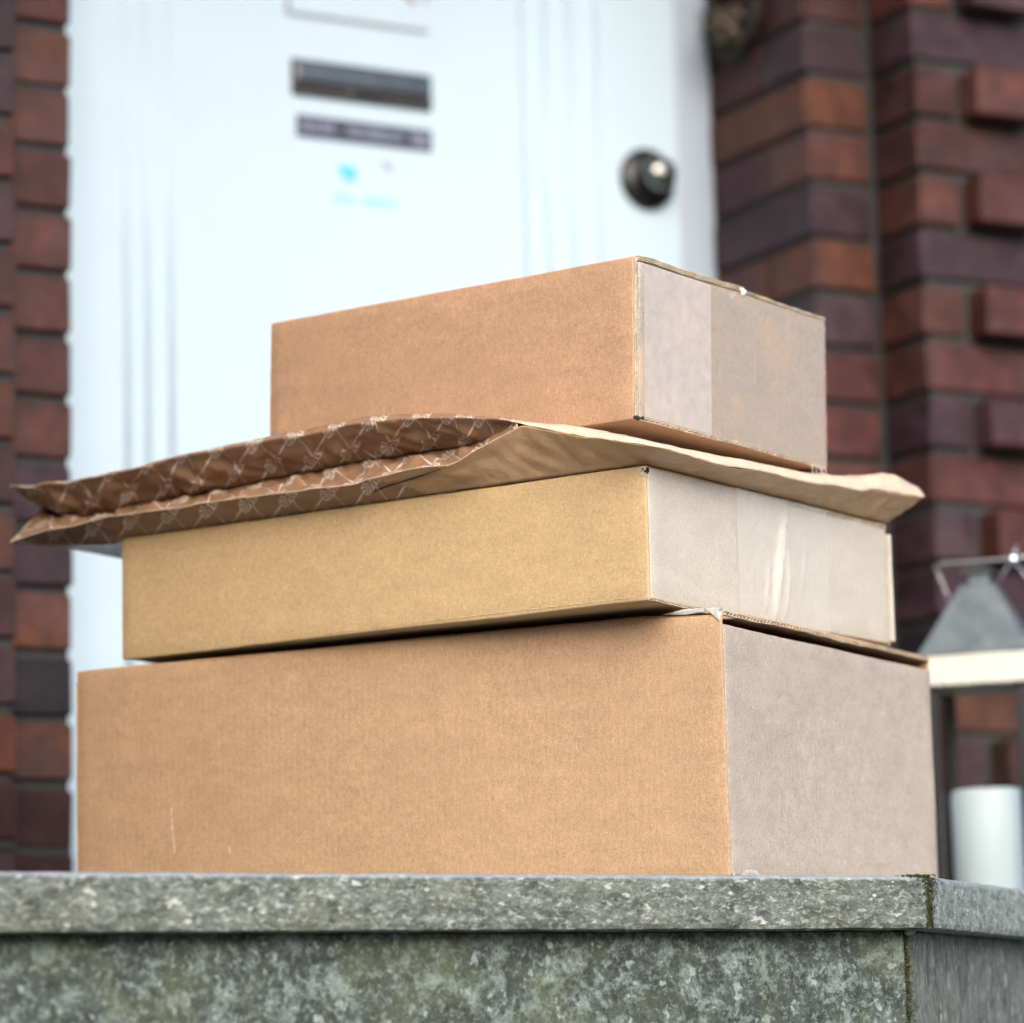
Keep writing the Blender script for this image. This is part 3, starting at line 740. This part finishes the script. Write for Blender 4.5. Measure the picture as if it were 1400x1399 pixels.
# middle
zt_mid = PT+Hb+.0045; ym = -0.5980917
Lm, Wm, Hm = 0.64863, 0.47975, 0.12835
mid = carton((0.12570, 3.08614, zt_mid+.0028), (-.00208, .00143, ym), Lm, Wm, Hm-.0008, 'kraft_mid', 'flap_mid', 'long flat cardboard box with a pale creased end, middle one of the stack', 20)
obj('corrugated_edge', corrugated((0.0003, .27, Hm-.0042), (0.0003, Wm-.008, Hm-.0040), (0, 0, 1), (1, 0, 0), th=.0028, out=.0006, wob=.0004, seed=7, pitch=.006), 'raw_edge', mid)
obj('corrugated_edge', corrugated((0.0, .004, .0004), (0.0, .105, -.0020), (0, 0, 1), (1, 0, 0), th=.0022, out=.0012, wob=.0006, seed=8, pitch=.006), 'raw_edge', mid)
obj('back_strip', board(-.006, .0042, Wm-.0035, Wm+.0005, .004, Hm-.010, r=.0012, seed=30, amp=.0006), 'flap_mid', mid, True)
bm = bmesh.new()
for q in range(14):
    a = random.uniform(0, 6.28); c = Vector((random.uniform(-.005, .001), random.uniform(-.0008, .005), Hm-.003-random.random()*.004))
    bmesh.ops.create_icosphere(bm, subdivisions=1, radius=random.uniform(.0007, .0017), matrix=Matrix.Translation(c))
obj('corner_tear', bm, ['wick'], mid)
scrap([(-.007, -.0008, Hm-.009), (-.003, -.0010, Hm-.0065), (.0008, -.0006, Hm-.008), (.0012, .004, Hm-.009), (.0006, .002, Hm-.0115), (-.003, -.0009, Hm-.0105)], 'torn_paper', mid, 'flap_mid')
# clear tape over the end seam, with pinched creases
def tape_sheet(par, x, y0, y1, z0, z1, mat, seed, creases=()):
    bm = bmesh.new(); ny = max(8, int((y1-y0)/.0018)); nz = max(8, int((z1-z0)/.004)); rows = []
    for i in range(ny+1):
        row = []
        for j in range(nz+1):
            yy = y0+(y1-y0)*i/ny; zz = z0+(z1-z0)*j/nz
            h = .0006 + abs(noise.noise(Vector((yy*30, zz*14, seed))))*.0007
            for (cy0, cz0, cy1, cz1, bend, wd, ht) in creases:
                t = (zz-cz0)/(cz1-cz0)
                if -.05 <= t <= 1.05:
                    cy = cy0+(cy1-cy0)*t + bend*sin(pi*t); q = abs(yy-cy)/wd
                    if q < 1: h += ht*(1-q)**1.3*max(0, sin(pi*min(max(t, 0), 1)))**.5
            row.append(bm.verts.new((x+h, yy, zz)))
        rows.append(row)
    for i in range(ny):
        for j in range(nz): bm.faces.new((rows[i][j], rows[i+1][j], rows[i+1][j+1], rows[i][j+1]))
    return obj('tape', bm, mat, par, True)
tape_sheet(mid, 0.0003, .165, .345, .001, Hm-.0005, 'tape_pale', 3, [(.232, .002, .262, .118, -.006, .0065, .0085), (.214, .01, .224, .07, .002, .004, .0035), (.252, .008, .262, .085, .004, .005, .0045), (.285, .03, .30, .09, .002, .003, .0020)])
scuffs(mid, 0.0, [(-.40, .115, .03, .05, .0002)], 12, 'worn_paper')
scuffs(mid, -.0003, [(-.38, .004, 0, .36, .0004)], 9, 'kraft_mid')
# top
TB = [0.1181, 3.1092, -0.6625, 0.4679, 0.3365, 0.1584]
Lt, Wt, Ht = TB[3:]
top = carton((TB[0], TB[1], 1.5985), (-.022, .0173, TB[2]), Lt, Wt, Ht, 'kraft_top', 'flap_top', 'smaller kraft box with a shiny taped end, topmost of the stack', 40, slot=.0022, gap_corner=0.0012)
obj('corrugated_edge', corrugated((.0008, .0012, .003), (.0008, .0012, Ht-.001), (0, 1, 0), (1, 0, 0), th=.0026, out=.0006, wob=.0003, seed=11, deep=.001), 'raw_edge', top)
obj('corrugated_edge', corrugated((.0006, .006, Ht-.0022), (.0006, .185, Ht-.0004), (0, 0, 1), (1, 0, 0), th=.0021, out=.0010, wob=.0012, seed=12, lay=2, deep=.010), 'raw_edge', top)
obj('corrugated_edge', corrugated((.0006, .187, Ht-.0005), (.0006, Wt-.002, Ht-.0022), (0, 0, 1), (1, 0, 0), th=.0022, out=.0008, wob=.0007, seed=13, deep=.010), 'raw_edge', top)
obj('corrugated_edge', corrugated((.0004, .008, .0004), (.0004, Wt-.006, .0008), (0, 0, 1), (1, 0, 0), th=.0026, out=.0010, wob=.0006, seed=14, pitch=.009), 'raw_edge', top)
tape_sheet(top, 0.0012, .014, .126, .004, Ht-.0045, 'tape', 6)
tape_sheet(top, 0.0010, .1265, Wt-.003, .002, Ht-.0030, 'tape_wide', 8, [(.20, .002, .205, .15, .003, .003, .0008), (.26, .03, .27, .15, -.004, .004, .0008)])
bm = bmesh.new()
for q in range(7): bmesh.ops.create_icosphere(bm, subdivisions=1, radius=random.uniform(.001, .0022), matrix=Matrix.Translation((.002, .182+random.uniform(-.003, .004), Ht-.001+random.uniform(-.002, .003))))
obj('torn_paper', bm, 'worn_paper', top)
bm = bmesh.new()
for q in range(9): bmesh.ops.create_icosphere(bm, subdivisions=1, radius=random.uniform(.0012, .0024), matrix=Matrix.Translation((.0006, .001+random.uniform(-.001, .012), .0015+random.uniform(-.001, .001))))
obj('corner_tear', bm, 'wick', top)
bm = bmesh.new()
for q in range(5):
    y_ = Wt-.006-q*.006; tube(bm, [(.001, y_, .002), (.0025, y_+random.uniform(-.003, .003), -.003), (.001, y_+random.uniform(-.006, .006), -.007-random.random()*.004)], .0003, 4)
obj('loose_fibre', bm, 'worn_paper', top)

# ------------------------------------------------------------------ flattened paper carrier bag
Tp = [(-0.7847, -0.022, 0.0705), (-0.7521, -0.022, 0.0657), (-0.7365, -0.022, 0.0679), (-0.7158, -0.022, 0.0657), (-0.6993, -0.022, 0.0635), (-0.6747, -0.022, 0.0649), (-0.6453, -0.022, 0.0663), (-0.6161, -0.022, 0.0671), (-0.5813, -0.022, 0.07), (-0.5546, -0.022, 0.0727), (-0.5253, -0.022, 0.0738), (-0.4963, -0.022, 0.0749), (-0.458, -0.022, 0.0764), (-0.4201, -0.022, 0.0778), (-0.3828, -0.022, 0.0793), (-0.355, -0.022, 0.08), (-0.3276, -0.022, 0.0807), (-0.3004, -0.022, 0.0812), (-0.2645, -0.022, 0.0788), (-0.2292, -0.022, 0.0747), (-0.2047, -0.022, 0.0709), (-0.177, -0.022, 0.0656), (-0.1471, -0.022, 0.0591), (-0.1235, -0.022, 0.0531), (-0.1008, -0.022, 0.0485), (-0.0758, -0.022, 0.0437), (-0.0511, -0.022, 0.0377), (-0.0267, -0.022, 0.0307), (-0.0105, -0.022, 0.0258), (0.024, -0.0068, 0.0151), (0.024, 0.039, 0.016), (0.024, 0.0995, 0.0176), (0.024, 0.148, 0.0195), (0.024, 0.1847, 0.021), (0.024, 0.2338, 0.0224), (0.024, 0.2692, 0.0234), (0.024, 0.313, 0.0266), (0.018, 0.3674, 0.034), (0.018, 0.3927, 0.0373), (0.018, 0.4185, 0.042), (0.018, 0.4445, 0.0467), (0.018, 0.4673, 0.048), (0.018, 0.4949, 0.0446), (0.018, 0.5195, 0.0415), (0.018, 0.5339, 0.035)]
Tr = [(-0.7754, -0.032, 0.0662), (-0.743, -0.032, 0.061), (-0.7274, -0.032, 0.0631), (-0.7067, -0.032, 0.0616), (-0.6903, -0.032, 0.06), (-0.6659, -0.032, 0.0612), (-0.6365, -0.032, 0.0624), (-0.6075, -0.032, 0.0635), (-0.5728, -0.032, 0.0662), (-0.5462, -0.032, 0.0687), (-0.517, -0.032, 0.0695), (-0.4881, -0.032, 0.0702), (-0.45, -0.032, 0.071), (-0.4123, -0.032, 0.0713), (-0.3751, -0.032, 0.0706), (-0.3475, -0.032, 0.0724), (-0.3201, -0.032, 0.0739), (-0.293, -0.032, 0.0738), (-0.2573, -0.032, 0.0715), (-0.2221, -0.032, 0.068), (-0.1977, -0.032, 0.0651), (-0.1701, -0.032, 0.061), (-0.1403, -0.032, 0.0557), (-0.1168, -0.032, 0.0483), (-0.0943, -0.032, 0.0414), (-0.0695, -0.032, 0.0339), (-0.0449, -0.032, 0.0267), (-0.0205, -0.032, 0.0213), (-0.0044, -0.032, 0.0174), (0.03, -0.0168, 0.0091), (0.03, 0.0287, 0.0081), (0.03, 0.0888, 0.0068), (0.03, 0.1371, 0.0095), (0.03, 0.1737, 0.0116), (0.03, 0.2225, 0.0115), (0.03, 0.2577, 0.0115), (0.03, 0.3013, 0.0149), (0.03, 0.3441, 0.0166), (0.03, 0.369, 0.0175), (0.03, 0.3945, 0.0222), (0.03, 0.42, 0.0233), (0.03, 0.4426, 0.0243), (0.03, 0.4704, 0.0258), (0.03, 0.4952, 0.0275), (0.03, 0.5103, 0.0285)]
Fr = [(-0.777, 0.02, 0.0474), (-0.7539, 0.02, 0.0392), (-0.7455, 0.02, 0.0375), (-0.733, 0.02, 0.0353), (-0.7247, 0.02, 0.0339), (-0.7123, 0.02, 0.0329), (-0.6824, 0.02, 0.0343), (-0.6528, 0.02, 0.0364), (-0.6175, 0.02, 0.0367), (-0.5905, 0.02, 0.037), (-0.5608, 0.02, 0.0374), (-0.5313, 0.02, 0.0389), (-0.4925, 0.02, 0.0409), (-0.4541, 0.02, 0.0426), (-0.4162, 0.02, 0.0433), (-0.3881, 0.02, 0.0436), (-0.3602, 0.02, 0.0461), (-0.3326, 0.02, 0.0473), (-0.2962, 0.02, 0.0467), (-0.2603, 0.02, 0.0459), (-0.2297, 0.012, 0.0439), (-0.1917, -0.0021, 0.0428), (-0.1505, -0.0176, 0.0467), (-0.1181, -0.03, 0.0484), (-0.0956, -0.03, 0.0416), (-0.0708, -0.03, 0.034), (-0.0462, -0.03, 0.0268), (-0.0218, -0.03, 0.0214), (-0.0057, -0.03, 0.0175), (0.029, -0.0152, 0.0091), (0.029, 0.0303, 0.0081), (0.029, 0.0904, 0.0068), (0.029, 0.1388, 0.0095), (0.029, 0.1755, 0.0116), (0.029, 0.2243, 0.0115), (0.029, 0.2594, 0.0115), (0.029, 0.3031, 0.0149), (0.029, 0.3459, 0.0166), (0.029, 0.3708, 0.0174), (0.029, 0.3964, 0.0222), (0.029, 0.4219, 0.0233), (0.029, 0.4445, 0.0243), (0.029, 0.4723, 0.0257), (0.029, 0.4971, 0.0275), (0.029, 0.5122, 0.0285)]
Br = [(-0.7736, -0.034, 0.0051), (-0.7412, -0.034, 0.0106), (-0.7257, -0.034, 0.0122), (-0.7051, -0.034, 0.0131), (-0.6888, -0.034, 0.0131), (-0.6644, -0.034, 0.0143), (-0.6351, -0.034, 0.0169), (-0.6062, -0.034, 0.0167), (-0.5716, -0.034, 0.0169), (-0.5451, -0.034, 0.0159), (-0.516, -0.034, 0.0166), (-0.4872, -0.034, 0.017), (-0.4492, -0.034, 0.0168), (-0.4117, -0.034, 0.0155), (-0.3746, -0.034, 0.0147), (-0.3471, -0.034, 0.0142), (-0.3199, -0.034, 0.0137), (-0.2928, -0.034, 0.0164), (-0.2571, -0.034, 0.0194), (-0.2219, -0.034, 0.02), (-0.1976, -0.034, 0.0187), (-0.1697, -0.034, 0.0285), (-0.1394, -0.034, 0.0388), (-0.1155, -0.034, 0.0468), (-0.093, -0.034, 0.0404), (-0.0682, -0.034, 0.0328), (-0.0437, -0.034, 0.0256), (-0.0193, -0.034, 0.0202), (-0.0032, -0.034, 0.0163), (0.0305, -0.0176, 0.0083), (0.0305, 0.0278, 0.0072), (0.0305, 0.0879, 0.0059), (0.0305, 0.1362, 0.0086), (0.0305, 0.1728, 0.0107), (0.0305, 0.2216, 0.0106), (0.0305, 0.2567, 0.0106), (0.0305, 0.3003, 0.0139), (0.0305, 0.3431, 0.0156), (0.0305, 0.368, 0.0165), (0.0305, 0.3935, 0.0213), (0.0305, 0.419, 0.0224), (0.0305, 0.4416, 0.0233), (0.0305, 0.4694, 0.0248), (0.0305, 0.4942, 0.0266), (0.0305, 0.5092, 0.0277)]
Cr = [(-0.7735, -0.0, 0.0074), (-0.7568, 0.0, 0.0055), (-0.7484, 0.0, 0.0046), (-0.7318, 0.0, 0.002), (-0.7194, -0.0, 0.0007), (-0.6947, 0.0, -0.0024), (-0.6651, -0.0, -0.0044), (-0.6356, 0.0, 0.0005), (-0.6006, 0.0, 0.0005), (-0.5738, 0.0, 0.0005), (-0.5444, 0.0, 0.0005), (-0.5152, 0.0, 0.0005), (-0.4768, 0.0, 0.0005), (-0.4389, 0.0, 0.0005), (-0.4014, 0.0, 0.0005), (-0.3737, 0.0, 0.0005), (-0.3462, 0.0, 0.0005), (-0.3189, 0.0, 0.0005), (-0.283, 0.0, 0.0005), (-0.2475, 0.0, 0.0005), (-0.2229, 0.0, 0.0005), (-0.1951, 0.0, 0.0005), (-0.1649, 0.0, 0.0005), (-0.141, 0.0, 0.0005), (-0.1182, 0.0, 0.0005), (-0.0931, 0.0, 0.0005), (-0.0681, 0.0, 0.0005), (-0.0434, 0.0, 0.0005), (-0.0271, 0.0, 0.0005), (0.0, 0.0113, 0.0005), (0.0, 0.0526, 0.0005), (0.0, 0.1071, 0.0005), (0.0, 0.1505, 0.0005), (0.0, 0.1834, 0.0005), (0.0, 0.2272, 0.0005), (0.0, 0.2587, 0.0005), (0.0, 0.2974, 0.0005), (0.0, 0.3355, 0.0005), (0.0, 0.3576, 0.0005), (0.0, 0.3799, 0.0005), (0.0, 0.4025, 0.0005), (0.0, 0.4224, 0.0005), (0.0, 0.4469, 0.0015), (0.0, 0.4687, 0.0015), (0.0, 0.4819, 0.0015)]
bag = thing('paper_bag', 'flattened brown paper carrier bag with white fan print, squashed between two boxes', 'paper bag', (0.12570, 3.08614, zt_mid+.0028+Hm+.0012), (0, 0, ym))
NS = 260
def smooth_row(row, seed, amp):
    """resample a polyline evenly by station with Catmull-Rom"""
    n = len(row); out_ = []
    for i in range(NS+1):
        t = i/NS*(n-1); k = min(int(t), n-2); f_ = t-k
        p = [Vector(row[min(max(k+d, 0), n-1)]) for d in (-1, 0, 1, 2)]
        q = 0.5*((2*p[1]) + (p[2]-p[0])*f_ + (2*p[0]-5*p[1]+4*p[2]-p[3])*f_*f_ + (3*p[1]-p[0]-3*p[2]+p[3])*f_**3)
        q = q*0.6 + p[1].lerp(p[2], f_)*0.4
        out_.append(q)
    return out_
RT, RE, RF, RB, RC = [smooth_row(r, i, 0) for i, r in enumerate((Tp, Tr, Fr, Br, Cr))]
for rail, a1, sd_ in ((RT, .0008, 1), (RE, .0010, 2), (RF, .0030, 3), (RB, .0014, 4)):
    for i, p in enumerate(rail):
        w_ = min(1, i/6)
        if rail is RF and i > NS*20/(len(Tp)-1): w_ *= .25
        s_ = p.x-p.y
        p.z += (noise.noise(Vector((s_*38, sd_*4.4, 0)))*a1 + noise.noise(Vector((s_*110, sd_*9.1, 0)))*a1*.5)*w_
        p.y += (noise.noise(Vector((s_*45, sd_*7.7, 3)))*a1)*w_
CORNER = int(NS*28/ (len(Tp)-1))
def surf(A, B_, m, amp, seed, ridge=0.0):
    """strip between two rails with m subdivisions and paper creases"""
    rows = []
    for j in range(m+1):
        f_ = j/m; row = []
        for i in range(NS+1):
            p = A[i].lerp(B_[i], f_)
            w_ = sin(pi*f_)
            d = noise.noise(Vector((p.x*26, p.y*26, p.z*30+seed)))*amp + noise.noise(Vector((p.x*70, p.y*70, seed*2)))*amp*.45
            d += (abs(noise.noise(Vector((p.x*38+p.z*40, p.y*38, seed*5))))-.2)*ridge
            nn = (B_[i]-A[i]).cross(A[min(i+1, NS)]-A[max(i-1, 0)]); nn = nn.normalized() if nn.length > 1e-9 else Vector((0, 0, 1))
            row.append(p + nn*d*w_)
        rows.append(row)
    return rows
def strip_obj(name, rows, mats, matfn=None, i0=0, i1=None, v0=0.0):
    i1 = NS if i1 is None else i1
    bm = bmesh.new(); uv = bm.loops.layers.uv.new('UVMap')
    U = [0.0]
    mid_ = rows[len(rows)//2]
    for i in range(1, NS+1): U.append(U[-1]+(mid_[i]-mid_[i-1]).length)
    vs = [[bm.verts.new(p) for p in r[i0:i1+1]] for r in rows]
    Vc = [[v0]*(i1-i0+1)]
    for j in range(1, len(rows)): Vc.append([Vc[-1][i]+(rows[j][i+i0]-rows[j-1][i+i0]).length for i in range(i1-i0+1)])
    for j in range(len(vs)-1):
        for i in range(i1-i0):
            q = ((j, i), (j, i+1), (j+1, i+1), (j+1, i))
            try: f_ = bm.faces.new([vs[a][b] for a, b in q])
            except ValueError: continue
            for lp, (a, b) in zip(f_.loops, q): lp[uv].uv = (U[b+i0], Vc[a][b])
            if matfn: f_.material_index = matfn(i+i0, j)
    o = obj(name, bm, mats, bag, True)
    md = o.modifiers.new('thickness', 'SOLIDIFY'); md.thickness = 0.00035; md.offset = 0
    return o
i620 = int(NS*20/(len(Tp)-1)); i713 = int(NS*23/(len(Tp)-1))
# interior rails: top sheet runs back under the top box, bottom sheet over the middle box
TI, TI2, BI, BI2 = [], [], [], []
for i in range(NS+1):
    p = RT[i]
    if i <= CORNER:
        TI.append(Vector((p.x+.004, p.y+.045, min(p.z-.004, .0445) if p.x > -.55 else p.z-.010)))
        TI2.append(Vector((min(p.x, -.10), p.y+.12, .043 if p.x < -.15 else .026)))
        BI.append(Vector((RC[i].x+.0, RC[i].y+.075, .0015 if RC[i].x > -.63 else .0085)))
        BI2.append(Vector((RC[i].x, .20, .0022 if RC[i].x > -.63 else .006)))
    else:
        f_ = min(1, max(0, (i-CORNER)/14))
        TI.append(Vector((p.x-.045, max(p.y+.02*(1-f_), .022), min(p.z+.008, .030) if p.y < .33 else .040)))
        TI2.append(Vector((p.x-.11, max(p.y, .08), .024 if p.y < .1 else .036)))
        BI.append(Vector((RC[i].x-.04, max(RC[i].y, .05), .002)))
        BI2.append(Vector((RC[i].x-.15, max(RC[i].y, .10), .0028)))
def is_plain_edge(i, j): return 0 if i < i713-2 else 1
strip_obj('top_edge', surf(RT, RE, 3, .0006, 3), ['bag_pattern', 'bag_pale'], is_plain_edge)
strip_obj('gusset', surf(RE, RF, 14, .0055, 11, .016), 'bag_pattern', None, 0, i713, .01)
strip_obj('gusset_fold', surf(RF, RB, 10, .0040, 17, .015), 'bag_pattern', None, 0, i713, .09)
strip_obj('bottom_sheet', surf(RB, RC, 26, .0020, 23, .003), ['bag_pattern', 'bag_plain'], lambda i, j: 0 if i < i620-18 + j*.45 + noise.noise(Vector((j*.7, 0, 3)))*1.5 else 1, v0=.15)
strip_obj('top_sheet', surf(RT, TI, 8, .0035, 31, .003) + surf(TI, TI2, 6, .0018, 37)[1:], ['bag_pattern', 'bag_pale'], is_plain_edge)
strip_obj('bottom_inner', surf(RC, BI, 6, .0004, 41) + surf(BI, BI2, 4, .0002, 43)[1:], ['bag_pattern', 'bag_plain'], is_plain_edge)
# back halves of both sheets, closed along the far edge
def fan(name, rail, z_, bx, mat):
    bm = bmesh.new(); pts = [Vector(p) for p in rail[::6]] + [rail[-1]]
    back = [Vector((bx, .49, z_)), Vector((-.40, .46, z_)), Vector((-.74, .40, z_+.004))]
    vs = [bm.verts.new(p) for p in pts+back]
    f_ = bm.faces.new(vs); bmesh.ops.triangulate(bm, faces=[f_])
    o = obj(name, bm, mat, bag); md = o.modifiers.new('thickness', 'SOLIDIFY'); md.thickness = .0004; md.offset = 0
fan('top_back', TI2, .036, -.06, 'bag_pale')
fan('bottom_back', BI2, .0035, -.10, 'bag_plain')

bm = bmesh.new()
tube(bm, [RE[0], RE[0].lerp(RF[0], .5), RF[0], RF[0].lerp(RB[0], .5), RB[0]], .0007, 5)
tube(bm, [RB[i] for i in range(0, i713, 3)], .0005, 4)
obj('cut_edge', bm, 'bag_pale', bag)

bm = bmesh.new()
def on_sheet(i, f_): return RB[i].lerp(RC[i], f_) + Vector((0, -.0009, -.0003))
tube(bm, [on_sheet(100, .62), on_sheet(104, .45), on_sheet(110, .33), on_sheet(115, .12)], [.0003, .0008, .0009, .0003], 5)
tube(bm, [on_sheet(117, .36), on_sheet(121, .42)], .0005, 5)
obj('slit', bm, 'wick', bag)
